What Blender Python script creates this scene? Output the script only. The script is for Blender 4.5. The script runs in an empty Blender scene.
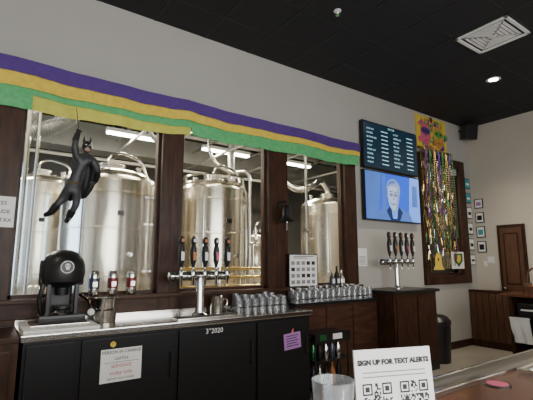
import bpy, bmesh, math, random
from mathutils import Vector, Matrix
random.seed(7)
R=math.radians
# ---------------- materials ----------------
MATS={}
def mat(name,col,rough=.5,metal=0.,emit=None,es=0.,kind=None,col2=None,scale=(1,1,1),bump=0.,coat=0.,detail=3,nscale=5,spec=None,aniso=0.):
    if name in MATS: return MATS[name]
    m=bpy.data.materials.new(name); m.use_nodes=True
    nt=m.node_tree; b=nt.nodes['Principled BSDF']
    b.inputs['Base Color'].default_value=(*col,1); b.inputs['Roughness'].default_value=rough
    b.inputs['Metallic'].default_value=metal
    if spec is not None: b.inputs['Specular IOR Level'].default_value=spec
    if coat: b.inputs['Coat Weight'].default_value=coat; b.inputs['Coat Roughness'].default_value=.12
    if emit: b.inputs['Emission Color'].default_value=(*emit,1); b.inputs['Emission Strength'].default_value=es
    if col2 is None: col2=tuple(c*.85 for c in col)
    tc=nt.nodes.new('ShaderNodeTexCoord'); mp=nt.nodes.new('ShaderNodeMapping')
    mp.inputs['Scale'].default_value=scale
    no=nt.nodes.new('ShaderNodeTexNoise'); no.inputs['Scale'].default_value=nscale; no.inputs['Detail'].default_value=detail
    cr=nt.nodes.new('ShaderNodeValToRGB')
    cr.color_ramp.elements[0].color=(*col2,1); cr.color_ramp.elements[0].position=.3
    cr.color_ramp.elements[1].color=(*col,1); cr.color_ramp.elements[1].position=.7
    nt.links.new(tc.outputs['Object'],mp.inputs[0]); nt.links.new(mp.outputs[0],no.inputs['Vector'])
    nt.links.new(no.outputs['Fac'],cr.inputs[0]); nt.links.new(cr.outputs[0],b.inputs['Base Color'])
    if bump:
        bp=nt.nodes.new('ShaderNodeBump'); bp.inputs['Strength'].default_value=bump; bp.inputs['Distance'].default_value=.01
        nt.links.new(no.outputs['Fac'],bp.inputs['Height']); nt.links.new(bp.outputs[0],b.inputs['Normal'])
    MATS[name]=m; return m
def glassmat(name,tint,gl=.08,rough=.03,diff=0.):
    m=bpy.data.materials.new(name); m.use_nodes=True; nt=m.node_tree
    nt.nodes.clear(); o=nt.nodes.new('ShaderNodeOutputMaterial'); mx=nt.nodes.new('ShaderNodeMixShader')
    t=nt.nodes.new('ShaderNodeBsdfTransparent'); g=nt.nodes.new('ShaderNodeBsdfGlossy'); f=nt.nodes.new('ShaderNodeLayerWeight')
    f.inputs['Blend'].default_value=gl
    t.inputs[0].default_value=(*tint,1); g.inputs['Roughness'].default_value=rough; g.inputs[0].default_value=(1,1,1,1)
    nt.links.new(f.outputs['Fresnel'],mx.inputs[0]); nt.links.new(t.outputs[0],mx.inputs[1]); nt.links.new(g.outputs[0],mx.inputs[2])
    out=mx
    if diff:
        d=nt.nodes.new('ShaderNodeBsdfDiffuse'); d.inputs[0].default_value=(.85,.87,.88,1); m2=nt.nodes.new('ShaderNodeMixShader'); m2.inputs[0].default_value=diff
        nt.links.new(mx.outputs[0],m2.inputs[1]); nt.links.new(d.outputs[0],m2.inputs[2]); out=m2
    nt.links.new(out.outputs[0],o.inputs[0])
    MATS[name]=m; return m
WALL=mat('wall_paint',(.42,.405,.375),.85,nscale=2,col2=(.40,.385,.355),bump=.02)
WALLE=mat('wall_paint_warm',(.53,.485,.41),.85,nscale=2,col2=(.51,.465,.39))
BREWW=mat('brewery_wall_paint',(.085,.080,.072),.8,nscale=2)
BREWC=mat('brewery_ceiling_paint',(.03,.027,.025),.9)
CEIL=mat('ceiling_black',(.009,.009,.011),.75,nscale=9)
CEILG=mat('ceiling_grid_black',(.014,.014,.016),.6)
FLOOR=mat('polished_concrete',(.48,.44,.37),.3,nscale=3,col2=(.38,.345,.29),detail=8)
WOOD=mat('dark_walnut',(.060,.025,.013),.42,scale=(1.5,1.5,.35),nscale=14,col2=(.022,.010,.006),detail=6,spec=.25)
WOODH=mat('dark_walnut_horizontal',(.066,.028,.015),.42,scale=(.35,1.5,2),nscale=14,col2=(.024,.011,.007),detail=6,spec=.25)
WOODP=mat('walnut_panel',(.080,.034,.019),.4,scale=(.35,1.5,2),nscale=12,col2=(.033,.014,.009),detail=6,spec=.35)
WOODR=mat('red_brown_bar_wood',(.17,.065,.036),.2,scale=(.3,2,2),nscale=12,col2=(.075,.03,.017),detail=6,coat=.4)
WOODM=mat('brown_door_wood',(.115,.05,.024),.4,scale=(2,2,.3),nscale=10,col2=(.065,.028,.014),detail=5)
STEEL=mat('stainless_steel',(.72,.69,.64),.22,1.,scale=(1,1,.05),nscale=30,col2=(.62,.59,.54))
TANK=mat('tank_steel',(.90,.84,.73),.23,1.,scale=(1,1,.02),nscale=7,col2=(.64,.58,.48),detail=5)
STEELT=mat('brushed_counter_steel',(.84,.82,.77),.20,1.,scale=(.05,1,1),nscale=30,col2=(.66,.64,.60))
CHROME=mat('chrome',(.85,.85,.85),.08,1.)
BLACK=mat('black_plastic',(.010,.010,.011),.35)
BLACKM=mat('black_matte',(.006,.006,.007),.55)
COOLER=mat('cooler_black_vinyl',(.008,.008,.009),.45,bump=.05,nscale=60,spec=.3)
GREYD=mat('dark_grey_suit',(.035,.036,.040),.5)
DUCT=mat('galvanised_duct',(.40,.39,.36),.45,.6)
FLEX=mat('flex_hose_foil',(.30,.30,.29),.5,.5)
WHITE=mat('white_paper',(.80,.80,.78),.6,col2=(.78,.78,.76))
WHITEP=mat('white_painted_metal',(.75,.75,.73),.5)
INK=mat('black_ink',(.01,.01,.01),.6)
RED=mat('red_ink',(.5,.02,.02),.6)
PURPLE=mat('purple_fabric',(.085,.035,.22),.8,nscale=20)
YELLOW=mat('gold_fabric',(.76,.57,.07),.8,nscale=20,col2=(.64,.46,.05))
GREEN=mat('green_fabric',(.12,.46,.18),.8,nscale=20,col2=(.08,.37,.13))
YGREEN=mat('sheer_gold_fabric',(.62,.60,.10),.8,nscale=12,col2=(.52,.48,.08))
SKIN=mat('toy_skin',(.5,.32,.24),.5)
GOLD=mat('gold_foil',(.75,.52,.16),.25,.9)
PINK=mat('pink_print',(.62,.12,.20),.6)
TEAL=mat('teal_print',(.05,.35,.40),.6)
LILAC=mat('lilac_paper',(.42,.20,.50),.6)
ORANGE=mat('orange_print',(.45,.16,.04),.5)
GREENF=mat('green_foil',(.06,.28,.10),.3,.8)
GREENP=mat('green_print',(.10,.36,.08),.6)
PURPF=mat('purple_foil',(.20,.07,.30),.3,.8)
CANR=mat('can_dark_red',(.20,.04,.04),.3,.6)
CAND=mat('can_slate',(.08,.09,.13),.3,.6)
GLASS=glassmat('window_glass',(.97,.98,.97),.14)
CUP=glassmat('drinking_glass',(.93,.95,.96),.40,diff=.10)
LAMP=mat('lamp_emitter',(1,1,1),.5,emit=(1,.93,.80),es=30)
LAMPB=mat('tube_emitter',(1,1,1),.5,emit=(1,.95,.82),es=30)
DAY=mat('daylight_panel',(.8,.9,1),.5,emit=(.40,.65,1),es=7)
SCRD=mat('screen_dark',(.01,.02,.03),.2,emit=(.005,.018,.034),es=1.)
SCRT=mat('screen_text_cyan',(.3,.7,.8),.4,emit=(.50,.74,.82),es=.8)
SCRB=mat('screen_blue',(.02,.08,.5),.3,emit=(.014,.075,.62),es=1.2)
SCRL=mat('screen_light_blue',(.2,.4,.9),.3,emit=(.06,.19,.78),es=1.2)
SCRM=mat('screen_mid_blue',(.1,.2,.5),.3,emit=(.02,.07,.34),es=1.2)
SCRF=mat('screen_face',(.4,.5,.7),.3,emit=(.26,.36,.60),es=1.)
SCRG=mat('screen_face_shadow',(.3,.4,.6),.3,emit=(.10,.15,.34),es=1.)
SCRK=mat('screen_navy',(.01,.03,.1),.3,emit=(.006,.016,.08),es=1.)
# ---------------- mesh builder ----------------
class Ob:
    def __init__(s,name): s.name=name; s.bm=bmesh.new(); s.mats=[]
    def mi(s,m):
        if m not in s.mats: s.mats.append(m)
        return s.mats.index(m)
    def _new(s,m,n0,smooth=False):
        i=s.mi(m); s.bm.faces.ensure_lookup_table()
        for f in s.bm.faces[n0:]: f.material_index=i; f.smooth=smooth
    def box(s,x0,x1,y0,y1,z0,z1,m,bev=0.,M=None):
        t=bmesh.new(); bmesh.ops.create_cube(t,size=1)
        for v in t.verts: v.co=Vector(((x0+x1)/2+v.co.x*(x1-x0),(y0+y1)/2+v.co.y*(y1-y0),(z0+z1)/2+v.co.z*(z1-z0)))
        if bev: bmesh.ops.bevel(t,geom=t.edges[:],offset=bev,segments=2,affect='EDGES',profile=.7)
        if M: bmesh.ops.transform(t,matrix=M,verts=t.verts)
        s.merge(t,m)
    def merge(s,t,m,smooth=False):
        me=bpy.data.meshes.new('tmp'); t.to_mesh(me); t.free(); s.addmesh(me,m,smooth)
    def addmesh(s,me,m,smooth=False):
        n0=len(s.bm.faces); s.bm.from_mesh(me); s._new(m,n0,smooth); bpy.data.meshes.remove(me)
    def lathe(s,prof,c,m,seg=24,M=None,smooth=True):
        t=bmesh.new(); rings=[]
        for r,z in prof:
            if r<1e-5: rings.append([t.verts.new((0,0,z))])
            else: rings.append([t.verts.new((r*math.cos(2*math.pi*i/seg),r*math.sin(2*math.pi*i/seg),z)) for i in range(seg)])
        for a,b in zip(rings,rings[1:]):
            for i in range(seg):
                j=(i+1)%seg
                if len(a)==1 and len(b)==1: continue
                if len(a)==1: t.faces.new((a[0],b[j],b[i]))
                elif len(b)==1: t.faces.new((a[i],a[j],b[0]))
                else: t.faces.new((a[i],a[j],b[j],b[i]))
        bmesh.ops.recalc_face_normals(t,faces=t.faces)
        if M: bmesh.ops.transform(t,matrix=M,verts=t.verts)
        bmesh.ops.translate(t,vec=Vector(c),verts=t.verts)
        s.merge(t,m,smooth)
    def cyl(s,c,r,h,m,seg=20,axis='z',r2=None):
        r2=r if r2 is None else r2
        M={'z':None,'x':Matrix.Rotation(R(90),4,'Y'),'y':Matrix.Rotation(R(-90),4,'X')}[axis]
        b=min(r,r2,h)*.08
        s.lathe([(0,0),(r-b,0),(r,b),(r2,h-b),(r2-b,h),(0,h)],c,m,seg,M,smooth=False if seg<9 else True)
    def tube(s,pts,r,m,seg=8,caps=True):
        pts=[Vector(p) for p in pts]; rr=r if isinstance(r,(list,tuple)) else [r]*len(pts)
        t=bmesh.new(); rings=[]; up=None
        for i,p in enumerate(pts):
            d=(pts[min(i+1,len(pts)-1)]-pts[max(i-1,0)]).normalized()
            if up is None:
                up=Vector((0,0,1)) if abs(d.z)<.9 else Vector((1,0,0))
            sd=d.cross(up).normalized(); up=sd.cross(d).normalized()
            rings.append([t.verts.new(p+rr[i]*(math.cos(2*math.pi*k/seg)*sd+math.sin(2*math.pi*k/seg)*up)) for k in range(seg)])
        for a,b in zip(rings,rings[1:]):
            for i in range(seg): t.faces.new((a[i],a[(i+1)%seg],b[(i+1)%seg],b[i]))
        if caps: t.faces.new(rings[0][::-1]); t.faces.new(rings[-1])
        bmesh.ops.recalc_face_normals(t,faces=t.faces)
        s.merge(t,m,True)
    def ball(s,c,r,m,sc=(1,1,1),sub=2):
        t=bmesh.new(); bmesh.ops.create_icosphere(t,subdivisions=sub+1,radius=r)
        for v in t.verts: v.co=Vector((v.co.x*sc[0]+c[0],v.co.y*sc[1]+c[1],v.co.z*sc[2]+c[2]))
        s.merge(t,m,True)
    def poly(s,vs,m,both=False):
        t=bmesh.new(); t.faces.new([t.verts.new(v) for v in vs]); s.merge(t,m)
    def text(s,body,M,size,m,align='CENTER',bold=0.):
        cu=bpy.data.curves.new('t','FONT'); cu.body=body; cu.size=size; cu.align_x=align; cu.align_y='CENTER'; cu.extrude=0.0004
        cu.resolution_u=2; cu.offset=bold
        o=bpy.data.objects.new('t',cu); bpy.context.scene.collection.objects.link(o)
        bpy.context.view_layer.update()
        me=bpy.data.meshes.new_from_object(o.evaluated_get(bpy.context.evaluated_depsgraph_get()))
        me.transform(M); bpy.data.objects.remove(o); bpy.data.curves.remove(cu)
        s.addmesh(me,m)
    def done(s,parent=None):
        for e in s.bm.edges:
            if len(e.link_faces)==2 and e.calc_face_angle(0)>R(38): e.smooth=False
        me=bpy.data.meshes.new(s.name); s.bm.to_mesh(me); s.bm.free()
        for m in s.mats: me.materials.append(m)
        xs=[v.co for v in me.vertices]
        c=Vector(((min(v.x for v in xs)+max(v.x for v in xs))/2,(min(v.y for v in xs)+max(v.y for v in xs))/2,min(v.z for v in xs)))
        me.transform(Matrix.Translation(-c))
        o=bpy.data.objects.new(s.name,me); o.location=c
        bpy.context.scene.collection.objects.link(o)
        if parent: o.parent=parent
        return o
def TM(x,y,z,rz=0,flat=False):
    M=Matrix.Translation((x,y,z))@Matrix.Rotation(rz,4,'Z')
    if not flat: M=M@Matrix.Rotation(R(90),4,'X')
    return M
def light(name,kind,loc,energy,size=1.,sy=None,rot=(0,0,0),col=(1,1,1),parent=None,spot=None):
    l=bpy.data.lights.new(name,kind); l.energy=energy; l.color=col
    if kind=='AREA':
        l.size=size
        if sy: l.shape='RECTANGLE'; l.size_y=sy
    elif kind=='SPOT': l.spot_size=R(spot or 120); l.spot_blend=.7; l.shadow_soft_size=size
    else: l.shadow_soft_size=size
    o=bpy.data.objects.new(name,l); o.location=loc; o.rotation_euler=rot
    bpy.context.scene.collection.objects.link(o)
    if parent:
        bpy.context.view_layer.update(); o.parent=parent; o.matrix_parent_inverse=parent.matrix_world.inverted()
    return o
CX=7.8; CZ=4.13
XL=-3.2; YF=-6.6
# ---------------- room shell ----------------
o=Ob('wall_back')
o.box(XL,CX,0,.14,0,1.12,WALL); o.box(XL,CX,0,.14,3.1,CZ,WALL)
o.box(XL,.1,0,.14,1.12,3.1,WALL); o.box(4.4,6.2,0,.14,1.12,3.1,WALL); o.box(7.35,CX,0,.14,1.12,3.1,WALL)
o.done()
o=Ob('wall_right'); o.box(CX,CX+.14,YF,.14,0,CZ,WALLE); o.done()
o=Ob('wall_left'); o.box(XL-.14,XL,YF,.14,0,CZ,WALL); o.done()
o=Ob('wall_front'); o.box(XL,CX,YF-.14,YF,0,CZ,WALL); o.done()
o=Ob('floor'); o.box(XL-.14,CX+1.8,YF-.14,5.4,-.1,0,FLOOR); o.done()
o=Ob('ceiling'); o.box(XL-.14,CX+.14,YF-.14,.14,CZ,CZ+.1,CEIL)
g=.61; x=XL+.3
while x<CX: o.box(x-.012,x+.012,YF,0,CZ-.004,CZ,CEILG); x+=g
y=-.49
while y>YF: o.box(XL,CX,y-.012,y+.012,CZ-.004,CZ,CEILG); y-=g
o.done()
o=Ob('wall_brewery_back'); o.box(-2.,CX+1.8,5.2,5.34,0,4.6,BREWW)
for k in range(14): o.box(-1.8+k*.8,-1.74+k*.8,5.16,5.2,0,4.6,BREWW)
o.done()
o=Ob('wall_brewery_left'); o.box(-2.,-1.86,.14,5.2,0,4.6,BREWW); o.done()
o=Ob('wall_brewery_right'); o.box(CX+1.66,CX+1.8,.14,5.2,0,4.6,BREWW); o.done()
o=Ob('ceiling_brewery'); o.box(-2.,CX+1.8,.14,5.34,4.6,4.7,BREWC)
for k in range(7): o.box(-1.5+k*1.5,-1.4+k*1.5,.14,5.2,4.38,4.6,BREWC)
o.done()
o=Ob('baseboard_right'); o.box(CX-.015,CX,YF,0,0,.12,WOOD); o.done()
o=Ob('baseboard_back'); o.box(5.5,CX,-.015,0,0,.12,WOOD); o.done()
# ---------------- windows ----------------
def window(name,x0,x1,z0,z1,lw,rw,zb,zt):
    o=Ob(name)
    o.box(x0-lw,x0,-.05,.12,zb,zt,WOOD,.006); o.box(x1,x1+rw,-.05,.12,zb,zt,WOOD,.006)
    o.box(x0-.01,x1+.01,-.045,.12,z1,zt,WOODH,.006)
    o.box(x0-.01,x1+.01,-.045,.12,zb,z0,WOODH,.006)
    for a,b in((x0,x0+.025),(x1-.025,x1)): o.box(a,b,.02,.09,z0,z1,WOOD)
    o.box(x0,x1,.02,.09,z0,z0+.03,WOODH)
    o.box(x0,x1,.052,.058,z0,z1,GLASS)
    return o.done()
window('window_1',.22,1.50,1.17,3.05,.32,.12,1.0,3.15)
window('window_2',1.74,2.88,1.17,3.05,.12,.15,1.0,3.15)
window('window_3',3.18,4.24,1.17,3.05,.15,.22,1.0,3.15)
window('window_4',6.22,7.3,1.25,3.22,.14,.2,1.1,3.38)
o=Ob('trim_1'); o.box(-.1,4.46,-.13,-.045,1.135,1.17,WOODH,.006); o.done()
o=Ob('trim_2'); o.box(-.9,4.46,-.03,0,.95,1.02,WOODH,.004); o.done()
# ---------------- mardi gras banner ----------------
o=Ob('mardi_gras_banner')
def strip(x0,x1,zt0,zt1,zb0,zb1,m,y,amp=.004,n=40,droop=0.):
    t=bmesh.new(); prev=None
    for i in range(n+1):
        a=i/n; x=x0+(x1-x0)*a
        sag=-.022*abs(math.sin(math.pi*(x-.25)/1.5))
        w=.007*math.sin(x*7.3+1)+.003*math.sin(x*19)
        zt=zt0+(zt1-zt0)*a+sag*.6+w*.5; zb=zb0+(zb1-zb0)*a+sag+w+droop*math.sin(math.pi*a)
        yy=y+amp*math.sin(x*17)+amp*.6*math.sin(x*41)
        cur=(t.verts.new((x,y,zt)),t.verts.new((x,yy,zb)))
        if prev: t.faces.new((prev[0],prev[1],cur[1],cur[0]))
        prev=cur
    o.merge(t,m,True)
strip(-1.2,4.50,3.27,3.22,3.13,3.10,PURPLE,-.130,.005,120)
strip(-1.2,4.50,3.17,3.14,2.99,3.04,YELLOW,-.112,.004,120)
strip(-1.2,.27,3.08,3.08,2.83,2.81,GREEN,-.096,.004,40)
strip(.27,1.80,3.06,3.06,2.955,2.94,GREEN,-.090,.003,50)
strip(.27,1.80,3.03,3.03,2.82,2.86,YGREEN,-.072,.004,60)
strip(1.80,4.50,3.08,3.08,2.87,2.90,GREEN,-.090,.004,80)
o.done()
# ---------------- brewery tanks ----------------
def curve(pts,n=10):
    out=[]; P=[Vector(p) for p in pts]; P=[P[0]*2-P[1]]+P+[P[-1]*2-P[-2]]
    for i in range(1,len(P)-2):
        for k in range(n):
            t=k/n; a,b,c,d=P[i-1:i+3]
            out.append(.5*((2*b)+(-a+c)*t+(2*a-5*b+4*c-d)*t*t+(-a+3*b-3*c+d)*t**3))
    out.append(P[-2]); return out
def tank(name,cx,cy,r,zt,zb=.95,rail=False):
    o=Ob(name)
    d=r*.36
    prof=[(0,zb-r*1.0),(.05,zb-r*1.0),(.06,zb-r*.95),(r*.97,zb),(r,zb+.03)]
    for z in (zb+.35,zb+.95,zt-.15):
        prof+=[(r,z-.014),(r*1.02,z-.008),(r*1.02,z+.008),(r,z+.014)]
    prof+=[(r,zt),(r*1.025,zt),(r*1.025,zt+.02),(r,zt+.02)]
    for k in range(1,10):
        a=k/9*math.pi/2; prof.append((r*math.cos(a) if k<9 else .0,zt+.02+d*math.sin(a)))
    o.lathe(prof,(cx,cy,0),TANK,64)
    for k in range(4):
        a=k*math.pi/2+.6; px,py=cx+r*.9*math.cos(a),cy+r*.9*math.sin(a)
        o.tube([(px,py,0),(px,py,zb+.15)],.035,STEEL,10)
        o.cyl((px,py,0),.06,.03,STEEL,12)
    o.cyl((cx,cy,zt+d-.03),r*.28,.1,STEEL,20); o.lathe([(r*.3,0),(r*.3,.03),(0,.07)],(cx,cy,zt+d+.06),STEEL,20)
    for a in (-.4,.9,2.4):
        px,py=cx+r*.6*math.cos(a),cy+r*.6*math.sin(a)
        o.cyl((px,py,zt+d*.6),.035,.14,STEEL,12); o.cyl((px,py,zt+d*.6+.13),.05,.02,CHROME,12)
    o.tube(curve([(cx-.05,cy-.1,zt+d),(cx-.05,cy-.1,zt+d+.18),(cx+.1,cy-.1,zt+d+.25),(cx+.35,cy-.1,zt+d+.17),(cx+r*.75,cy-.15,zt+.15)],6),.02,STEEL,8)
    o.tube([(cx+r*.55,cy-r*.8,zt+.1),(cx+r*.62,cy-r*.9,zt-.05),(cx+r*.62,cy-r*.9,zb+.1),(cx+r*.4,cy-r*.8,zb-.1)],.016,STEEL,8)
    o.tube([(cx-r*.72,cy-r*.8,zt-.1),(cx-r*.72,cy-r*.8,zb+.1)],.010,STEEL,8)
    for z in(zb+.4,zb+1.0,zt-.2): o.box(cx+r*.5,cx+r*.7,cy-r*.92,cy-r*.80,z,z+.025,STEEL)
    o.cyl((cx-.05,cy-r-.035,zb+.10),.11,.05,STEEL,24,'y'); o.tube([(cx-.15,cy-r-.05,zb+.1),(cx+.05,cy-r-.05,zb+.1)],.01,CHROME,6)
    o.cyl((cx+.12,cy-r-.03,zb+.62),.03,.05,CHROME,12,'y')
    o.box(cx-.05,cx+.03,cy-r-.008,cy-r+.01,zb+1.1,zb+1.16,BLACK)
    if rail:
        n=16
        for h in(.12,.22):
            ring=[(cx+(r*.92)*math.cos(2*math.pi*i/n),cy+(r*.92)*math.sin(2*math.pi*i/n),zt+h) for i in range(n+1)]
            o.tube(ring,.014,STEEL,6,False)
        for i in range(0,n,2): o.tube([ring[i],(ring[i][0],ring[i][1],zt+.04)],.012,STEEL,6)
    return o.done()
tank('fermentation_tank',1.40,1.62,.60,2.50)
tank('fermentation_tank',.70,3.0,.50,2.62)
tank('fermentation_tank',2.98,1.6,.52,2.56,rail=True)
tank('fermentation_tank',5.45,1.6,.52,2.50)
tank('fermentation_tank',7.3,1.8,.5,2.4)
tank('keg_washer_vessel',4.5,2.7,.2,1.95,.9)
tank('keg_washer_vessel',5.25,3.3,.22,1.95,.9)
o=Ob('flexible_duct')
c=curve([(1.0,1.0,4.6),(.95,1.0,3.8),(.80,.95,3.25),(.58,.95,3.02),(.38,.95,2.92),(.15,.95,2.78),(-.1,.95,2.5),(-.2,.95,1.9),(-.2,.95,0)],30)
o.tube(c,[.085+.005*math.sin(i*2.2) for i in range(len(c))],FLEX,16)
c=curve([(.0,1.1,4.6),(.15,1.1,3.7),(.35,1.05,3.35),(.35,1.05,3.1),(.12,1.1,2.95),(-.3,1.1,2.9),(-.9,1.1,3.3),(-1.2,1.1,4.6)],30)
o.tube(c,[.06+.004*math.sin(i*2.2) for i in range(len(c))],FLEX,14)
o.done()
o=Ob('process_piping')
o.tube(curve([(.30,.8,4.6),(.32,.8,2.4),(.32,.8,1.2),(.32,.8,0)],4),.026,STEEL,8)
o.tube(curve([(.42,.85,4.6),(.42,.85,0)],4),.016,STEEL,8)
for y,z,r in((2.2,3.75,.04),(3.4,3.3,.03),(.8,3.3,.02),(.8,3.2,.014),(3.0,3.9,.05),(2.0,3.95,.03)):
    o.tube([(-1.8,y,z),(9.3,y,z)],r,[STEEL,DUCT][int(y)%2],8)
for x in(-.6,1.9,3.5,4.7,6.3):
    o.tube([(x,.3,3.45),(x,5.1,3.45)],.022,DUCT,8); o.tube([(x,.8,3.3),(x,.8,4.6)],.008,STEEL,6)
    o.tube([(x+.1,.3,3.82),(x+.1,3.8,3.82)],.03,STEEL,8)
o.tube(curve([(4.2,1.5,3.4),(4.25,1.5,3.0),(4.5,1.4,2.75),(4.9,1.4,2.85),(5.2,1.5,3.0),(5.4,1.5,2.8)],10),.05,STEEL,10)
o.tube([(4.2,1.5,4.6),(4.2,1.5,3.4)],.05,STEEL,10)
o.tube(curve([(4.35,1.0,4.6),(4.4,1.0,2.6),(4.4,1.0,0)],6),.025,STEEL,8)
o.tube(curve([(1.6,.9,4.6),(1.6,.9,3.6),(1.7,.9,3.1),(2.0,.9,3.0),(2.15,.9,3.3),(2.2,.9,4.6)],10),.03,DUCT,10)
o.tube(curve([(3.75,2.4,0),(3.75,2.4,4.6)],4),.06,DUCT,10)
o.tube(curve([(2.18,1.3,4.6),(2.18,1.3,0)],4),.028,STEEL,10)
o.tube(curve([(3.1,2.2,4.6),(3.2,2.2,3.4),(3.6,2.2,3.1),(4.0,2.2,3.1),(4.05,2.2,2.4),(4.05,2.2,0)],8),.03,STEEL,10)
for x,z in((2.18,1.9),(3.75,2.1),(4.05,1.8),(4.4,2.0)):
    y={2.18:1.3,3.75:2.4,4.05:2.2,4.4:1.0}[x]
    o.cyl((x-.05,y,z),.05,.10,CHROME,14,'x'); o.tube([(x,y-.04,z),(x,y-.1,z),(x+.08,y-.1,z+.05)],.008,BLACK,6)
o.done()
o=Ob('brewery_handrail')
for z in (1.2,1.32,1.44): o.tube([(2.0,.85,z-.05),(4.1,.85,z-.05)],.018,GOLD,8)
for x in (2.0,2.7,3.4,4.1): o.tube([(x,.85,0),(x,.85,1.42)],.022,STEEL,8)
o.done()
o=Ob('air_duct'); o.box(-1.8,9.3,3.9,4.4,3.6,4.1,DUCT,.01)
for k in range(9): o.box(-1.5+k*1.2,-1.46+k*1.2,3.88,4.42,3.58,4.12,DUCT)
for k in (0,8): o.box(-1.5+k*1.2,-1.47+k*1.2,4.1,4.15,4.1,4.6,DUCT)
o.done()
o=Ob('round_spiral_duct')
o.tube([(-1.8,1.55,4.12),(9.3,1.55,4.12)],.2,DUCT,20)
for k in range(36):
    x=-1.7+k*.3
    o.tube([(x,1.55,4.12),(x+.02,1.55,4.12)],.208,DUCT,20)
for x in(.2,3.4,6.6): o.tube([(x,1.55,4.30),(x,1.55,4.6)],.01,STEEL,6)
o.done()
for i,x in enumerate((-.2,2.0,3.7,5.3)):
    o=Ob('added_tube_fill'); o.box(x-.5,x+.5,2.44,2.56,3.56,3.62,WHITEP)
    o.box(x-.49,x+.49,2.45,2.55,3.53,3.56,LAMPB)
    for a in (-.4,.4): o.tube([(x+a,2.5,3.62),(x+a,2.5,4.6)],.006,STEEL,6)
    p=o.done(); light('added_fill_lamp','AREA',(x,2.5,3.5),100,1.,.14,col=(1,.90,.70),parent=p)
for i,x in enumerate((.2,2.2,4.6)):  # unseen near row, added as fill to brighten the tank fronts
    o=Ob('added_tube_fill'); o.box(x-.6,x+.6,.48,.62,3.72,3.78,WHITEP)
    o.box(x-.59,x+.59,.49,.61,3.69,3.72,LAMPB)
    for a in (-.4,.4): o.tube([(x+a,.55,3.78),(x+a,.55,4.6)],.006,STEEL,6)
    p=o.done(); light('added_fill_lamp','AREA',(x,.55,3.66),30,1.2,.16,rot=(R(-12),0,0),col=(1,.90,.70),parent=p)
o=Ob('window_5'); o.box(-1.86,-1.84,.6,2.6,.8,3.2,DAY)
for y in (.6,1.6,2.6): o.box(-1.84,-1.8,y-.03,y+.03,.8,3.2,WHITEP)
for z in (.8,2.,3.2): o.box(-1.84,-1.8,.57,2.63,z-.03,z+.03,WHITEP)
o.done()
# ---------------- bar back: stainless coolers ----------------
o=Ob('back_bar_cooler')
o.box(.31,3.0,-.64,-.06,0.0,.90,COOLER)
for a,b in((.33,.66),(.70,1.46),(1.49,2.28),(2.31,2.97)):
    o.box(a,b,-.665,-.64,.10,.885,COOLER,.006)
    if b-a>.4: o.tube([(b-.05,-.665,.72),(b-.05,-.69,.72),(b-.05,-.69,.52),(b-.05,-.665,.52)],.007,BLACK,8)
o.box(.29,3.02,-.68,-.052,.915,.96,STEELT,.006)
o.box(.31,3.0,-.66,-.06,.90,.915,BLACK)
o.box(.29,3.02,-.065,-.052,.96,1.0,STEELT)
o.cyl((.93,-.668,.835),.022,.004,YELLOW,16,'y')
for dx in(-.008,.008): o.cyl((.93+dx,-.671,.84),.003,.004,INK,8,'y')
o.text("3°2020",TM(1.83,-.6665,.855),.062,WHITE)
o.done()
o=Ob('wood_cabinet')
o.box(-1.6,.285,-.62,-.052,0,.91,WOOD); o.box(-1.6,.288,-.64,-.052,.91,.95,WOODH,.006)
for a in(-1.1,-.55,.0): o.box(a-.25,a+.24,-.635,-.62,.1,.86,WOOD,.008)
o.done()
o=Ob('wood_cabinet')
o.box(3.03,4.465,-.34,-.06,0,.965,WOODP); o.box(3.03,4.46,-.37,-.055,.965,1.0,BLACK,.005)
for k in range(3):
    a=3.07+k*.465; o.box(a,a+.43,-.355,-.34,.12,.93,WOODP,.008)
o.done()
o=Ob('service_bar_cabinet')
o.box(4.5,5.45,-.6,-.001,0,1.06,WOOD); o.box(4.47,5.5,-.64,-.001,1.06,1.1,BLACK,.008)
for k in range(2):
    a=4.54+k*.46; o.box(a,a+.42,-.615,-.6,.12,1.0,WOOD,.01)
o.box(4.52,5.43,-.61,-.6,0,.1,BLACK)
o.done()
o=Ob('bottle_shelf')
for x in(3.06,3.56):
    for y in(-.66,-.40): o.tube([(x,y,0),(x,y,.70)],.012,BLACK,8)
for z in(.12,.40,.68): o.box(3.04,3.58,-.68,-.385,z,z+.015,BLACK)
o.box(3.04,3.58,-.69,-.68,.60,.71,BLACK)
for k in range(5):
    x=3.11+k*.095
    o.lathe([(0,0),(.034,0),(.036,.01),(.036,.11),(.012,.15),(.012,.17),(0,.175)],(x,-.57,.415),[GREENF,COOLER,STEEL,CAND,STEEL][k],14)
    o.lathe([(0,0),(.034,0),(.036,.01),(.036,.13),(.012,.18),(.012,.22),(0,.225)],(x,-.57,.135),[CAND,STEEL,COOLER,ORANGE,COOLER][k],14)
o.box(3.10,3.20,-.694,-.69,.63,.69,GREENF); o.box(3.3,3.44,-.695,-.69,.63,.69,WHITE)
o.done()
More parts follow.
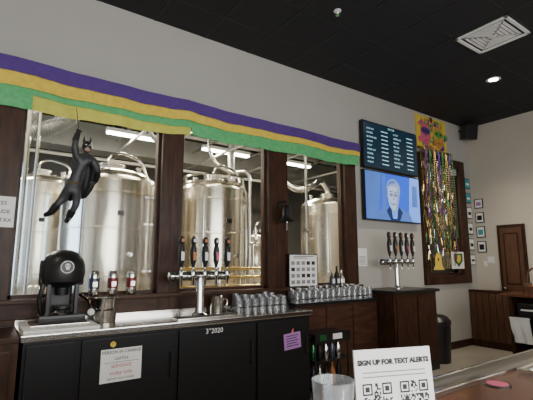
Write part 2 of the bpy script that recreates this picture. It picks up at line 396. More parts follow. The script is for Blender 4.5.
# ---------------- signs on coolers ----------------
o=Ob('person_in_charge_sign')
o.box(.84,1.16,-.672,-.667,.55,.80,WHITE)
o.text("PERSON IN CHARGE",TM(1.0,-.6725,.775),.033,INK,bold=.0004)
o.text("carlos",TM(1.0,-.6725,.728),.045,INK)
o.box(.87,1.14,-.6728,-.672,.696,.699,INK)
o.text("SERVSAFE",TM(1.0,-.6725,.668),.038,RED); o.text("today only",TM(1.0,-.6725,.618),.042,RED)
o.text("REPORT ANY ILLNESS",TM(1.0,-.6725,.574),.022,INK)
o.done()
o=Ob('lilac_flyer')
M=Matrix.Translation((2.74,-.669,.67))@Matrix.Rotation(R(-4),4,'Y')
o.box(-.11,.11,-.003,.001,-.08,.08,LILAC,M=M)
for k in range(5): o.box(-.08,.08-.02*(k%2),-.004,-.003,.05-k*.025,.058-k*.025,INK,M=M)
o.poly([(2.72,-.671,.75),(2.755,-.671,.75),(2.755,-.671,.80),(2.735,-.671,.78)],PINK)
o.done()
# ---------------- tap towers ----------------
def taps(name,cx,cy,z0,w,n,zb,hs=1.):
    o=Ob(name)
    o.lathe([(0,0),(.085,0),(.085,.012),(.05,.03),(.042,.06),(.042,zb-z0)],(cx,cy,z0),CHROME,24)
    o.cyl((cx-w/2,cy,zb+.02),.045,w,CHROME,24,'x')
    for s in(-1,1): o.ball((cx+s*w/2,cy,zb+.02),.046,CHROME,(.5,1,1))
    for k in range(n):
        x=cx-w/2+w*(k+.5)/n
        o.cyl((x,cy-.10,zb+.02),.016,.07,CHROME,12,'y')
        o.lathe([(0,-.10),(.012,-.10),(.013,-.04),(.02,-.02),(.02,.03),(.012,.05),(.01,.08)],(x,cy-.10,zb+.03),CHROME,12)
        o.lathe([(r,z*hs) for r,z in [(0,0),(.012,0),(.016,.02),(.028,.06),(.034,.14),(.026,.20),(.018,.22),(.028,.24),(.028,.28),(.012,.30),(0,.30)]],(x,cy-.10,zb+.10),BLACK,14)
        o.box(x-.015,x+.015,cy-.137,cy-.130,zb+.17,zb+.25,[WHITE,ORANGE,WHITE,PINK,WHITE][k%5])
        o.box(x-.013,x+.013,cy-.132,cy-.126,zb+.10+.245*hs,zb+.10+.275*hs,[ORANGE,WHITE,ORANGE,WHITE,ORANGE][k%5])
    return o
o=taps('beer_tap_tower',1.82,-.36,.96,.62,5,1.325); o.done()
o=Ob('drip_tray'); o.box(1.50,2.14,-.60,-.45,.96,.975,STEEL,.004)
for k in range(20): o.box(1.52+k*.0305,1.535+k*.0305,-.585,-.465,.975,.978,BLACK)
o.done()
o=taps('beer_tap_tower',4.98,-.3,1.1,.66,5,1.46,1.15); o.done()
# ---------------- can seamer ----------------
o=Ob('can_seamer')
o.box(.31,.84,-.60,-.12,.96,.982,WHITEP,.006)
o.box(.36,.78,-.50,-.18,.982,1.0,STEEL,.004)
o.box(.42,.76,-.44,-.2,1.0,1.06,BLACK,.02)
o.lathe([(.07,0),(.08,.02),(.05,.05),(.04,.06)],(.59,-.36,1.06),CHROME,20)
o.cyl((.59,-.36,1.11),.07,.02,BLACK,20)
o.box(.50,.68,-.24,-.16,1.03,1.42,BLACK,.02)
o.lathe([(0,-.06),(.05,-.06),(.055,-.0),(.10,.02),(.155,.05),(.17,.12),(.165,.19),(.14,.25),(.10,.29),(.05,.31),(0,.315)],(.59,-.3,1.27),BLACK,28)
o.box(.42,.76,-.30,-.16,1.28,1.50,BLACK,.04)
o.cyl((.59,-.478,1.44),.05,.012,WHITE,24,'y'); o.cyl((.59,-.482,1.44),.044,.012,BLACK,24,'y')
o.ball((.59,-.487,1.448),.020,WHITE,(1,.3,1)); o.box(.578,.602,-.492,-.484,1.42,1.436,WHITE)
for s in(-1,1): o.ball((.59+s*.008,-.493,1.45),.0055,BLACK,(1,.5,1),1)
o.tube([(.74,-.25,1.2),(.80,-.34,1.15),(.80,-.42,1.08)],.012,CHROME,8); o.ball((.80,-.43,1.07),.028,WHITE)
o.tube([(.45,-.3,1.05),(.42,-.36,1.18),(.44,-.36,1.3)],.02,BLACK,8)
o.box(.47,.50,-.36,-.30,1.02,1.3,BLACK,.008); o.box(.68,.71,-.36,-.30,1.02,1.3,BLACK,.008)
o.done()
o=Ob('steel_bucket')
o.lathe([(0,.0),(.085,0),(.09,.01),(.10,.20),(.104,.205),(.10,.21),(.094,.2),(.085,.02),(0,.015)],(.96,-.25,.96),STEEL,28)
o.lathe([(.093,.10),(.0985,.10),(.0985,.115),(.094,.115)],(.96,-.25,.96),CHROME,28)
o.done()
for k,x in enumerate((.885,1.05,1.225)):
    o=Ob('beer_can'); c=(x,-.088,1.17); h=1.16; w_=1.08
    o.lathe([(r*w_,z*h) for r,z in [(0,.004),(.03,0),(.04,.012),(.042,.02),(.042,.06)]],c,STEEL,20)
    o.lathe([(.0442*w_,.06*h),(.0442*w_,.14*h)],c,[CAND,CANR,CANR][k],20)
    o.lathe([(r*w_,z*h) for r,z in [(.0422,.14),(.042,.17),(.032,.192),(.034,.197),(.030,.195),(0,.19)]],c,STEEL,20)
    o.box(x-.02,x+.02,-.138,-.134,1.255,1.30,STEEL)
    o.done()
o=Ob('steel_mug'); c=(2.10,-.2,.96)
o.lathe([(0,0),(.066,0),(.07,.01),(.064,.16),(.067,.165),(.06,.16),(.064,.015),(0,.012)],c,STEEL,24)
o.tube(curve([(2.165,-.2,1.09),(2.215,-.2,1.08),(2.22,-.2,1.03),(2.165,-.2,.99)],6),.009,STEEL,8)
o.done()
o=Ob('beer_glasses')
prof=[(0,.115),(.030,.115),(.033,.11),(.040,.0),(.043,0),(.037,.12),(0,.125)]
for row,y in enumerate((-.30,-.20,-.115)):
    x=2.32+.03*row
    while x<4.40:
        if not (2.95<x<3.08):
            z=.9605 if x<3 else 1.0005
            h=(1.0+.25*row*.6)+.25*random.random()
            o.lathe([(r,zz*h) for r,zz in prof],(x+random.uniform(-.005,.005),y+random.uniform(-.005,.005),z),CUP,14)
        x+=.098
for x0,x1,z in((2.3,2.93,.96),(3.1,4.42,1.0)):
    for y in(-.355,-.25,-.16):
        o.tube([(x0,y,z+.045),(x1,y,z+.045)],.005,BLACK,6)
    n=int((x1-x0)/.2)
    for k in range(n+1):
        x=x0+(x1-x0)*k/n; o.tube([(x,-.355,z),(x,-.355,z+.045),(x,-.16,z+.045),(x,-.16,z)],.004,BLACK,6)
o.done()
GREYP=mat('grey_print',(.25,.25,.26),.6)
o=Ob('framed_menu_card')
o.box(3.13,3.60,-.125,-.105,1.172,1.58,BLACK); o.box(3.142,3.588,-.129,-.125,1.185,1.568,WHITE)
for i in range(5):
    for j in range(4):
        x=3.165+i*.083; z=1.21+j*.078
        o.box(x,x+.055,-.1305,-.129,z,z+.045,[GREYP,INK,GREYP,GREYP,INK,GREYP,GREYP][(i*3+j*2)%7])
for k in range(2): o.box(3.2,3.53-.1*k,-.1305,-.129,1.545-k*.02,1.553-k*.02,INK)
o.done()
o=Ob('liquor_bottle')
for dx,m,h in((0,COOLER,1.),(.09,STEEL,.8),(-.09,CAND,.7)):
    o.lathe([(0,0),(.034,0),(.036,.01),(.036,.14*h),(.013,.19*h),(.013,.25*h),(.016,.252*h),(0,.26*h)],(3.98+dx,-.088,1.17),m,16)
    o.box(3.96+dx,4.0+dx,-.127,-.123,1.20,1.26,WHITE)
o.done()
def sheet(name,x0,x1,z0,z1,y,lines,title=None,frame=None,ts=.05):
    o=Ob(name)
    o.box(x0,x1,y-.003,y,z0,z1,WHITE)
    w=x1-x0;h=z1-z0
    if title:
        for i,t in enumerate(title): o.text(t,TM((x0+x1)/2,y-.0035,z1-h*(i+.8)/(len(title)+lines*.3+.6)),ts,INK,bold=.0005)
    for k in range(lines):
        z=z0+h*.1+k*h*.07; o.box(x0+w*.12,x1-w*(.12+.1*(k%2)),y-.0036,y-.003,z,z+h*.02,INK)
    return o.done()
sheet('price_notice',-.04,.215,1.77,2.03,-.051,0,["PRICES","INCLUDE","SALES TAX"],None,.045)
sheet('wall_notice',4.50,4.70,1.42,1.68,0,7)
o=Ob('ship_bell'); bx,by=3.03,-.22
o.tube([(bx,-.05,2.22),(bx,-.22,2.22),(bx,-.22,2.17)],.009,BLACK,8); o.box(bx-.02,bx+.02,-.06,-.05,2.14,2.27,BLACK,.003)
o.lathe([(0,.20),(.02,.20),(.04,.185),(.055,.15),(.06,.08),(.075,.03),(.10,0),(.092,0),(.065,.03),(.05,.08),(0,.17)],(bx,by,1.97),BLACK,24)
o.ball((bx,by,1.96),.018,CHROME); o.tube([(bx,by,1.96),(bx,by,1.86)],.006,WOODR,6)
o.done()
# ---------------- tv screens ----------------
def tv(name,x0,x1,z0,z1):
    o=Ob(name); o.box(x0,x1,-.09,-.03,z0,z1,BLACK,.01); o.box(x0+.3,x1-.3,-.03,-.001,z0+.2,z1-.2,BLACK)
    return o
o=tv('menu_screen',4.60,5.96,2.895,3.64); o.box(4.62,5.94,-.092,-.09,2.915,3.62,SCRD)
names=["HAZY IPA","PORTER","BLONDE ALE","SAISON","STOUT","AMBER ALE","PILSNER","RED ALE","WHEAT"]
for c in range(2):
    for k in range(9):
        z=3.52-k*.066; x=4.69+c*.64
        o.text(names[(k+c*4)%9],TM(x,-.093,z),.038,SCRT,'LEFT')
        o.box(x+.34,x+.50,-.0935,-.092,z-.006,z+.006,SCRT)
o.text("ON TAP",TM(5.28,-.093,3.59),.045,SCRT)
o.done()
o=tv('television_screen',4.60,5.96,2.10,2.87); o.box(4.62,5.94,-.092,-.09,2.12,2.85,SCRB)
def disc(cx,cz,rx,rz,m,y,n=28,a0=0,a1=360): o.poly([(cx+rx*math.cos(R(a0+(a1-a0)*i/n)),y,cz+rz*math.sin(R(a0+(a1-a0)*i/n))) for i in range(n+(a1-a0<360))],m)
def shp(pts,m,y,k=1.): o.poly([(5.28+a*k,y,2.12+b*k) for a,b in pts],m)
shp([(-.66,0),(-.40,0),(-.30,.73),(-.66,.73)],SCRM,-.0925)
shp([(.35,.0),(.66,.0),(.66,.73),(.42,.73)],SCRL,-.0925)
shp([(.45,.25),(.60,.25),(.60,.6),(.47,.6)],SCRM,-.0928)
shp([(-.30,.05),(-.20,.05),(-.20,.73),(-.27,.73)],SCRM,-.0926)
shp([(-.10,.10),(.09,.10),(.08,.26),(-.08,.26)],SCRG,-.0932)
shp([(-.46,0),(.44,0),(.41,.08),(.36,.13),(.25,.175),(.12,.22),(0,.10),(-.12,.22),(-.26,.18),(-.37,.13),(-.43,.07)],SCRM,-.0936)
shp([(-.12,.22),(-.20,.14),(-.10,.0),(0,.0),(0,.08)],SCRK,-.0938); shp([(.12,.22),(.20,.14),(.12,.0),(0,.0),(0,.08)],SCRK,-.0938)
shp([(-.08,.20),(0,.09),(.08,.20),(.05,.03),(-.05,.03)],SCRL,-.0940)
shp([(-.155,.42),(-.152,.36),(-.14,.28),(-.115,.22),(-.08,.18),(-.04,.16),(.01,.16),(.05,.18),(.085,.22),(.11,.29),(.125,.36),(.13,.42),(.125,.49),(.105,.55),(.06,.59),(-.02,.61),(-.10,.58),(-.135,.53),(-.15,.48)],SCRF,-.0946)
shp([(.01,.16),(.05,.18),(.085,.22),(.11,.29),(.125,.36),(.13,.42),(.12,.52),(.08,.56),(.075,.45),(.06,.36),(.05,.26)],SCRG,-.0950)
shp([(-.165,.42),(-.15,.50),(-.12,.53),(-.03,.545),(.06,.535),(.11,.50),(.125,.40),(.15,.44),(.155,.50),(.14,.57),(.09,.63),(.03,.655),(-.04,.66),(-.12,.63),(-.165,.57),(-.178,.50)],SCRG,-.0954)
shp([(-.15,.53),(-.12,.60),(-.03,.64),(.07,.625),(.02,.59),(-.07,.58)],SCRM,-.0955)
disc(5.28-.158,2.12+.385,.018,.04,SCRG,-.0956)
for dx in(-.075,.035):
    disc(5.28+dx,2.12+.405,.042,.028,SCRK,-.0958); disc(5.28+dx,2.12+.405,.036,.022,SCRG,-.0960); disc(5.28+dx,2.12+.403,.012,.010,SCRK,-.0962)
    shp([(dx-.045,.447),(dx+.045,.450),(dx+.04,.460),(dx-.04,.458)],SCRK,-.0960)
shp([(-.035,.415),(-.003,.415),(-.003,.408),(-.035,.408)],SCRK,-.0959)
shp([(-.02,.40),(-.005,.40),(.008,.325),(-.04,.32)],SCRG,-.0958)
shp([(-.07,.255),(-.02,.268),(.035,.255),(.025,.247),(-.02,.252),(-.06,.247)],SCRK,-.0958)
shp([(-.09,.30),(-.06,.285),(-.07,.24),(-.10,.25)],SCRG,-.0957)
o.done()
# ---------------- poster + tinsel ----------------
o=Ob('mardi_gras_poster')
o.box(6.08,7.0,-.02,-.001,3.46,4.08,YELLOW)
def dsc(cx,cz,rx,rz,m,y,a0=0,a1=360,n=20): o.poly([(cx+rx*math.cos(R(a0+(a1-a0)*i/n)),y,cz+rz*math.sin(R(a0+(a1-a0)*i/n))) for i in range(n+ (0 if a1-a0==360 else 1))],m)
random.seed(3)
for k in range(70):
    a=random.random()*360; q=random.uniform(.3,1.12)
    x,z=6.54+.40*q*math.cos(R(a)),3.77+.27*q*math.sin(R(a)); dsc(x,z,random.uniform(.03,.08),random.uniform(.02,.06),[PINK,GOLD,PURPLE,GREENP,GREENP,YELLOW][k%6],-.0215-.00008*k,0,360,10)
for s,m,m2 in((-1,PINK,PURPLE),(1,mat('mask_gold_print',(.60,.36,.06),.6,nscale=9,col2=(.50,.20,.06)),GREENP)):
    cx=6.54+s*.20
    dsc(cx,3.75,.15,.23,m,-.028-.0005*s)
    dsc(cx,3.80,.135,.065,m2,-.030)
    for k in range(3): o.poly([(cx-.12+k*.09,-.029,3.93),(cx-.04+k*.08,-.029,3.93),(cx-.12+k*.12,-.029,4.06)],[GREENP,PURPLE,PINK][(k+s)%3])
    for e in(-1,1): dsc(cx+e*.06,3.80,.032,.020,INK,-.031)
    dsc(cx,3.64,.05,.022,RED,-.031,180,360); o.poly([(cx,-.031,3.79),(cx+.02,-.031,3.70),(cx-.02,-.031,3.70)],m2)
o.done()
o=Ob('tinsel_curtain')
cols=[GOLD,GOLD,GREENF,GREENF,PURPF,STEEL,GOLD,STEEL]
for k in range(85):
    x=6.06+random.random()*.95; z1=3.46; L=random.uniform(1.1,2.15); m=random.choice(cols)
    ph=random.random()*6; t=bmesh.new(); prev=None
    for i in range(15):
        z=z1-L*i/14; xx=x+.012*math.sin(ph+i*1.1); yy=-.085+.022*math.sin(ph*2+i*.9); a=ph+i*1.3
        dx,dy=.0060*math.cos(a),.0060*math.sin(a)
        cur=(t.verts.new((xx-dx,yy-dy,z)),t.verts.new((xx+dx,yy+dy,z)))
        if prev: t.faces.new((prev[0],cur[0],cur[1],prev[1]))
        prev=cur
    o.merge(t,m,True)
o.box(6.04,7.03,-.09,-.055,3.44,3.465,GOLD)
for x in(6.05,7.01): o.tube([(x,-.06,3.452),(x,-.001,3.452)],.006,GOLD,6)
for k,(x,w,L) in enumerate(((6.16,.06,1.2),(6.28,.07,1.8),(6.42,.08,1.5),(6.55,.06,1.1),(6.66,.08,1.7),(6.78,.07,1.3),(6.88,.07,1.9),(6.97,.04,1.5))):
    m=[PURPF,GREENF,GOLD][k%3]; n=96
    for i in range(n):
        a=2*math.pi*i/n; z=3.42-L/2+L/2*math.cos(a); xx=x+w*math.sin(a)*(.35+.65*(3.42-z)/L)
        o.ball((xx,-.125,z),.012,m,(1,1,1),0)
o.done()
o=Ob('gold_bell_cutout')
o.poly([(6.12,-.16,1.35),(6.44,-.16,1.35),(6.38,-.16,1.43),(6.37,-.16,1.56),(6.32,-.16,1.63),(6.24,-.16,1.63),(6.19,-.16,1.56),(6.18,-.16,1.43)],YELLOW)
o.box(6.26,6.30,-.16,-.05,1.5,1.54,GOLD); o.done()
o=Ob('brewery_crest_plaque'); o.box(6.85,7.22,-.075,-.05,1.36,1.66,WHITE,.004)
o.poly([(6.9,-.077,1.63),(7.17,-.077,1.63),(7.17,-.077,1.50),(7.035,-.077,1.39),(6.9,-.077,1.50)],GREENF); o.poly([(6.96,-.079,1.60),(7.11,-.079,1.60),(7.11,-.079,1.52),(7.035,-.079,1.45),(6.96,-.079,1.52)],YELLOW); o.done()
# ---------------- framed pictures by corner ----------------
zz=[(2.88,3.08),(2.60,2.80),(2.30,2.52),(2.0,2.22),(1.70,1.92),(1.42,1.62)]
for k,(a,b) in enumerate(zz):
    o=Ob('framed_certificate'); o.box(7.54,7.72,-.02,-.001,a,b,BLACK); o.box(7.555,7.705,-.023,-.02,a+.015,b-.015,[TEAL,TEAL,WHITE,WHITE,WHITE,WHITE][k])
    o.box(7.58,7.68,-.025,-.023,a+.07,b-.09,INK if k>1 else WHITE); o.done()
for k,(a,b) in enumerate([(2.50,2.68),(2.22,2.42),(1.94,2.15),(1.66,1.87)]):
    o=Ob('framed_certificate'); o.box(CX-.02,CX-.001,-.21,-.05,a,b,BLACK); o.box(CX-.023,CX-.02,-.195,-.065,a+.015,b-.015,WHITE)
    o.box(CX-.025,CX-.023,-.175,-.085,a+.05,b-.06,[LILAC,INK,TEAL,INK][k]); o.done()
o=Ob('light_switch_plate'); o.box(CX-.008,CX,-.33,-.21,1.46,1.58,WHITEP,.002)
for y in(-.30,-.25): o.box(CX-.014,CX-.008,y-.012,y+.012,1.49,1.55,WHITE,.002)
o.done()
o=Ob('light_switch_plate'); o.box(CX-.008,CX,-.20,-.13,1.40,1.50,WHITEP,.002); o.box(CX-.014,CX-.008,-.175,-.155,1.42,1.48,WHITE,.002); o.done()
o=Ob('door_1')
y0,y1=-.43,-.90
o.box(CX-.03,CX-.001,y1,y0,0,2.15,WOOD,.004)
o.box(CX-.045,CX-.03,y1+.05,y0-.05,0.01,2.09,WOODM,.003)
for a,b in((.2,.95),(1.08,2.0)):
    o.box(CX-.05,CX-.045,y1+.11,y0-.11,a,b,WOOD,.002); o.box(CX-.056,CX-.05,y1+.135,y0-.135,a+.03,b-.03,WOODM,.003)
o.ball((CX-.08,y0-.085,1.02),.025,CHROME); o.done()
o=Ob('wainscot_half_wall')
o.box(7.42,7.50,-.72,-.02,0,.95,WOODM)
for k in range(6):
    a=-.71+k*.115; o.box(7.405,7.42,a,a+.105,.12,.93,WOODM,.005)
o.box(7.40,7.52,-.74,-.018,.95,.985,WOOD,.006); o.box(7.40,7.42,-.72,-.02,0,.12,WOOD,.004)
o.done()
o=Ob('trash_can')
o.lathe([(0,0),(.17,0),(.175,.02),(.20,.55),(.21,.56),(.21,.60),(.19,.62),(.16,.66),(.12,.68),(0,.69)],(5.80,-.36,0),BLACK,28)
o.box(5.72,5.86,-.56,-.53,.56,.62,BLACKM,.005)
o.done()
o=Ob('wall_speaker'); M=Matrix.Translation((7.5,-.2,3.96))@Matrix.Rotation(R(-25),4,'Z')@Matrix.Rotation(R(12),4,'X')
o.box(-.12,.12,-.1,.08,-.16,.13,BLACK,.02,M=M); o.box(-.105,.105,-.108,-.1,-.145,.115,BLACKM,.004,M=M)
o.tube([(7.5,-.15,3.99),(7.5,-.08,4.01),(7.5,0,4.01)],.015,BLACK,8)
o.done()
o=Ob('ceiling_air_vent'); x0,x1,y0,y1=4.44,5.02,-2.3,-1.71
z=CZ-.004
for a,b,c,d in((x0,x1,y0,y0+.035),(x0,x1,y1-.035,y1),(x0,x0+.035,y0,y1),(x1-.035,x1,y0,y1)): o.box(a,b,c,d,z-.02,z,WHITEP,.003)
o.box(x0,x1,y0,y1,z-.004,z,BLACKM)
mx,my=(x0+x1)/2,(y0+y1)/2
for k in range(1,6):
    q=.035+k*.043; s_=.29-q
    for i,(sx,sy) in enumerate(((1,0),(-1,0),(0,1),(0,-1))):
        if sx: a=mx+sx*s_; o.box(a-.014,a+.014,my-s_-.012,my+s_+.012,z-.012-.001*k,z-.006,WHITEP)
        else: a=my+sy*s_; o.box(mx-s_-.012,mx+s_+.012,a-.014,a+.014,z-.012-.001*k,z-.006,WHITEP)
o.box(mx-.03,mx+.03,my-.03,my+.03,z-.02,z-.006,WHITEP)
o.done()
def downlight(x,y,e):
    o=Ob('recessed_light'); o.lathe([(.06,-.002),(.095,-.004),(.098,-.01),(.09,-.014),(.065,-.012),(.06,-.002)],(x,y,CZ),WHITEP,28)
    o.cyl((x,y,CZ-.008),.062,.006,LAMP,24); p=o.done()
    light('recessed_lamp','SPOT',(x,y,CZ-.03),e,.06,col=(1,.87,.70),parent=p,spot=135)
for x,y,e in((5.94,-1.43,170),(3.0,-3.9,80),(.2,-3.9,80),(5.9,-3.9,130),(-1.5,-1.5,80)): downlight(x,y,e)
o=Ob('fire_sprinkler'); o.lathe([(.04,0),(.04,-.008),(.014,-.012),(.012,-.04),(0,-.04)],(2.9,-1.29,CZ),WHITEP,18); o.cyl((2.9,-1.29,CZ-.055),.022,.004,CHROME,16)
for s in(-1,1): o.tube([(2.9+.012*s,-1.29,CZ-.035),(2.9+.015*s,-1.29,CZ-.045),(2.9,-1.29,CZ-.053)],.003,CHROME,6)
o.done()
# ---------------- hanging superhero ----------------
def skin(o,V,E,rad,m,root=0,sub=2):
    me=bpy.data.meshes.new('s'); me.from_pydata(V,E,[]); ob=bpy.data.objects.new('s',me); bpy.context.scene.collection.objects.link(ob)
    md=ob.modifiers.new('k','SKIN'); md.use_smooth_shade=True
    for i,sv in enumerate(me.skin_vertices[0].data): sv.radius=(rad[i] if isinstance(rad[i],tuple) else (rad[i],rad[i])); sv.use_root=(i==root)
    ob.modifiers.new('u','SUBSURF').levels=sub
    bpy.context.view_layer.update()
    r=bpy.data.meshes.new_from_object(ob.evaluated_get(bpy.context.evaluated_depsgraph_get()))
    bpy.data.objects.remove(ob); bpy.data.meshes.remove(me); o.addmesh(r,m,True)
o=Ob('hanging_superhero_figure')
yb=-.30
V=[(.61,yb,2.13),(.635,yb,2.22),(.67,yb,2.34),(.69,yb,2.41),(.70,yb,2.445),
   (.615,yb-.01,2.39),(.60,yb-.03,2.50),(.62,yb-.03,2.60),
   (.765,yb-.01,2.375),(.81,yb-.03,2.27),(.775,yb-.09,2.18),
   (.575,yb,2.09),(.52,yb-.06,1.99),(.455,yb-.01,1.885),(.425,yb-.05,1.865),
   (.645,yb,2.09),(.645,yb-.04,1.97),(.60,yb+.01,1.85),(.585,yb-.04,1.825)]
E=[(0,1),(1,2),(2,3),(3,4),(3,5),(5,6),(6,7),(3,8),(8,9),(9,10),(0,11),(11,12),(12,13),(13,14),(0,15),(15,16),(16,17),(17,18)]
rad=[.052,.046,(.074,.052),.048,.028,.038,.029,.021,.038,.029,.021,.046,.034,.023,.018,.046,.034,.023,.018]
skin(o,V,E,rad,GREYD)
hx,hz=.705,2.50
o.ball((hx,yb,hz),.048,BLACK,(.9,1,1.18)); o.ball((hx,yb-.024,hz-.03),.025,SKIN,(1,.9,.8))
o.ball((hx,yb-.048,hz+.0),.008,BLACK)
for s in(-1,1):
    o.lathe([(.014,0),(.008,.03),(0,.06)],(hx+s*.027,yb,hz+.038),BLACK,8)
    o.ball((hx+s*.016,yb-.044,hz+.008),.006,WHITE,(1.3,.6,.7),1)
o.box(hx-.010,hx+.010,yb-.050,yb-.044,hz-.036,hz-.033,RED)
def hand(p,d,side,m):
    p=Vector(p); d=Vector(d).normalized(); sdv=Vector(side).normalized(); nrm=d.cross(sdv)
    o.ball(p+d*.012,.018,m,(1,.8,1))
    for k in range(4):
        b=p+d*.02+sdv*(.009*(k-1.5)); L=[.018,.022,.02,.015][k]
        o.tube([b,b+d*L*.6+nrm*.004,b+d*L*.8+nrm*.014,b+d*L*.5+nrm*.022],[.0052,.005,.0046,.004],m,6)
    b=p+d*.008+sdv*.016; o.tube([b,b+sdv*.01+d*.008,b+sdv*.006+d*.016+nrm*.01],[.006,.005,.004],m,6)
hand((.62,yb-.03,2.605),(0,0,1),(1,0,0),BLACK); hand((.77,yb-.095,2.17),(-.5,-.3,-.7),(.5,-.8,0),BLACK)
o.tube([(.603,yb-.028,2.53),(.618,yb-.03,2.60)],[.031,.024],BLACK,12); o.tube([(.80,yb-.045,2.245),(.775,yb-.09,2.18)],[.031,.024],BLACK,12)
o.tube([(.497,yb-.035,1.955),(.455,yb-.01,1.885),(.415,yb-.06,1.862)],[.036,.028,.02],BLACK,10); o.tube([(.622,yb-.015,1.915),(.60,yb+.01,1.852),(.578,yb-.05,1.82)],[.036,.028,.02],BLACK,10)
o.lathe([(.052,-.008),(.056,0),(.052,.008)],(.615,yb,2.155),mat('bronze_belt',(.16,.11,.05),.5,.5),20)
o.poly([(.625,yb-.064,2.375),(.67,yb-.066,2.35),(.715,yb-.064,2.375),(.695,yb-.064,2.33),(.67,yb-.064,2.31),(.645,yb-.064,2.33)],BLACK)
t=bmesh.new(); nx,nz=16,18; G=[]
for j in range(nz+1):
    a=j/nz; row=[]
    xl=.65-.13*a; xr=.775+.07*math.sin(a*2.4)-.10*a*a; z=2.43-.46*a
    for i in range(nx+1):
        b=i/nx; x=xl+(xr-xl)*b
        row.append(t.verts.new((x,yb+.06+.04*a+.018*math.sin(b*16)*a,z+.06*b*a*a+.03*abs(math.sin(b*12))*(a>.97))))
    G.append(row)
for j in range(nz):
    for i in range(nx): t.faces.new((G[j][i],G[j+1][i],G[j+1][i+1],G[j][i+1]))
o.merge(t,BLACKM,True)
o.tube([(.615,yb-.02,2.60),(.62,yb-.02,2.66),(.622,-.137,2.90)],.003,BLACKM,6)
o.done()
# ---------------- bar front (customer side) ----------------
o=Ob('bar_counter')
o.box(-1.2,6.4,-3.78,-3.30,1.03,1.07,WOODR,.008)
o.box(-1.2,6.4,-3.305,-3.20,1.035,1.060,STEELT,.002)
for a,b in((-3.31,-3.295),(-3.212,-3.195)): o.box(-1.2,6.4,a,b,1.04,1.078,STEELT,.003)
o.box(-1.2,6.4,-3.70,-3.32,0,1.03,WOOD)
o.done()
o=Ob('bar_return_counter')
o.box(5.75,6.40,-3.18,-1.36,1.03,1.07,WOODR,.008)
o.box(6.30,6.38,-3.18,-1.42,0,1.03,WOOD); o.box(5.82,6.3,-1.46,-1.42,0,1.03,WOOD)
for z in (.1,.45,.75): o.box(5.84,6.3,-3.18,-1.46,z,z+.02,BLACK)
for y in (-2.1,-2.7): o.box(5.84,6.3,y-.02,y+.02,0,1.03,WOOD)
o.done()
o=Ob('receipt_printer'); o.box(5.86,6.12,-1.75,-1.50,.771,.95,BLACK,.02); o.box(5.855,5.86,-1.70,-1.55,.85,.87,WHITE); o.done()
o=Ob('receipt_printer'); o.box(5.86,6.12,-2.05,-1.80,.771,.92,BLACK,.02); o.box(5.855,5.86,-2.0,-1.85,.83,.85,WHITE); o.done()
o=Ob('bar_towel')
t=bmesh.new(); G=[]
for j in range(11):
    G.append([t.verts.new((5.815+.012*math.sin(i*1.3+j*.2)*(j/10),-1.66+i*.024-.002*j,.745-j*.030)) for i in range(11)])
for j in range(10):
    for i in range(10): t.faces.new((G[j][i],G[j+1][i],G[j+1][i+1],G[j][i+1]))
o.merge(t,WHITE,True); o.box(5.80,5.835,-1.66,-1.42,.745,.765,WHITE,.005); o.done()
o=Ob('wooden_napkin_caddy')
o.box(5.95,6.2,-1.80,-1.56,1.07,1.09,WOODM,.003)
for a in(-1.80,-1.575): o.box(5.95,6.2,a,a+.015,1.09,1.2,WOODM,.003)
for a in(5.95,6.185): o.box(a,a+.015,-1.80,-1.56,1.09,1.16,WOODM,.003)
o.box(5.98,6.17,-1.77,-1.60,1.09,1.17,ORANGE)
o.tube(curve([(6.07,-1.79,1.2),(6.07,-1.77,1.34),(6.07,-1.68,1.4),(6.07,-1.59,1.34),(6.07,-1.57,1.2)],6),.012,WOODM,8)
o.done()
def qr(o,cx,cz,s,y,M):
    n=21; c=s/n
    o.box(cx-s/2-.004,cx+s/2+.004,y-.0003,y,cz-s/2-.004,cz+s/2+.004,WHITE,M=M)
    g=[[random.random()<.5 for _ in range(n)] for _ in range(n)]
    for (a,b) in((0,0),(0,14),(14,14)):
        for i in range(-1,8):
            for j in range(-1,8):
                if 0<=a+i<n and 0<=b+j<n:
                    g[a+i][b+j]=(i in(0,6) and 0<=j<=6) or (j in(0,6) and 0<=i<=6) or (2<=i<=4 and 2<=j<=4)
    t=bmesh.new()
    for i in range(n):
        for j in range(n):
            if g[i][j]:
                x=cx-s/2+i*c; z=cz-s/2+j*c
                t.faces.new([t.verts.new(M@Vector(q)) for q in((x,y-.0008,z),(x+c,y-.0008,z),(x+c,y-.0008,z+c),(x,y-.0008,z+c))])
    o.merge(t,INK)
o=Ob('text_alert_sign')
M=Matrix.Translation((.847,-3.44,1.0705))@Matrix.Rotation(R(-20),4,'Z')@Matrix.Rotation(R(-5),4,'X')
o.box(-.105,.105,-.003,.003,.004,.20,WHITE,M=M)
o.text("SIGN UP FOR TEXT ALERTS",M@TM(0,-.0045,.170),.0160,INK,bold=.0008)
for k in range(2): o.box(-.085,.085,-.0036,-.003,.1465-k*.01,.149-k*.01,GREYP,M=M)
qr(o,-.05,.085,.078,-.0035,M); qr(o,.05,.085,.078,-.0035,M)
o.box(-.105,.105,-.035,.02,0,.004,CUP,M=Matrix.Translation((.847,-3.44,1.0705))@Matrix.Rotation(R(-20),4,'Z'))
o.done()
o=Ob('pint_glass')
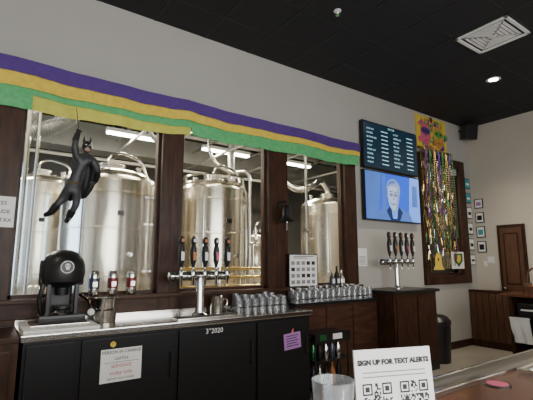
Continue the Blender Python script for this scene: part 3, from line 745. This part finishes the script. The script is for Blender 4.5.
o.lathe([(0,0),(.030,0),(.033,.006),(.045,.155),(.0455,.16),(.042,.16),(.030,.015),(0,.012)],(.645,-3.43,1.0705),CUP,32); o.done()
o=Ob('steel_serving_tray'); M=Matrix.Translation((1.86,-3.385,1.0705))@Matrix.Rotation(R(3),4,'Z')
o.box(-.17,.17,-.06,.06,0,.004,STEELT,M=M)
for a,b,c,d in((-.17,.17,-.06,-.052),(-.17,.17,.052,.06),(-.17,-.162,-.06,.06),(.162,.17,-.06,.06)): o.box(a,b,c,d,.004,.018,STEELT,.002,M=M)
o.box(-.13,.10,-.04,.04,.004,.007,WHITE,M=M)
o.done()
o=Ob('drink_coaster'); o.cyl((1.47,-3.365,1.0702),.042,.004,BLACK,28); o.cyl((1.47,-3.365,1.0742),.034,.0008,PINK,28); o.done()
o=Ob('bar_phone'); o.box(-.05,.12,-.45,-.3,.95,.97,BLACK,.006); o.box(-.03,.05,-.36,-.31,.97,1.0,BLACK,.01); o.done()
# ---------------- storefront daylight behind the camera ----------------
o=Ob('window_6')
o.box(-2.5,4.5,YF,YF+.02,.6,3.2,mat('storefront_daylight',(.8,.88,1),.5,emit=(.85,.92,1.),es=2.))
for k in range(6): o.box(-2.53+k*1.4,-2.47+k*1.4,YF+.02,YF+.06,.6,3.2,BLACK)
for z in (.6,3.2): o.box(-2.53,4.53,YF+.02,YF+.06,z-.03,z+.03,BLACK)
o.done()
light('storefront_daylight','AREA',(1.,YF+.15,2.0),255,6.5,2.4,rot=(R(90),0,0),col=(1,.97,.93))
w=bpy.data.worlds.new('world'); bpy.context.scene.world=w; w.use_nodes=True
w.node_tree.nodes['Background'].inputs[0].default_value=(.6,.7,.8,1); w.node_tree.nodes['Background'].inputs[1].default_value=.3
# ---------------- camera ----------------
cam=bpy.data.cameras.new('camera'); cam.sensor_width=36; cam.lens=405/533*36; cam.clip_start=.05
co=bpy.data.objects.new('camera',cam); co.location=(0,-4.10,1.48); co.rotation_euler=(R(98.7),0,R(-35.1))
bpy.context.scene.collection.objects.link(co); bpy.context.scene.camera=co
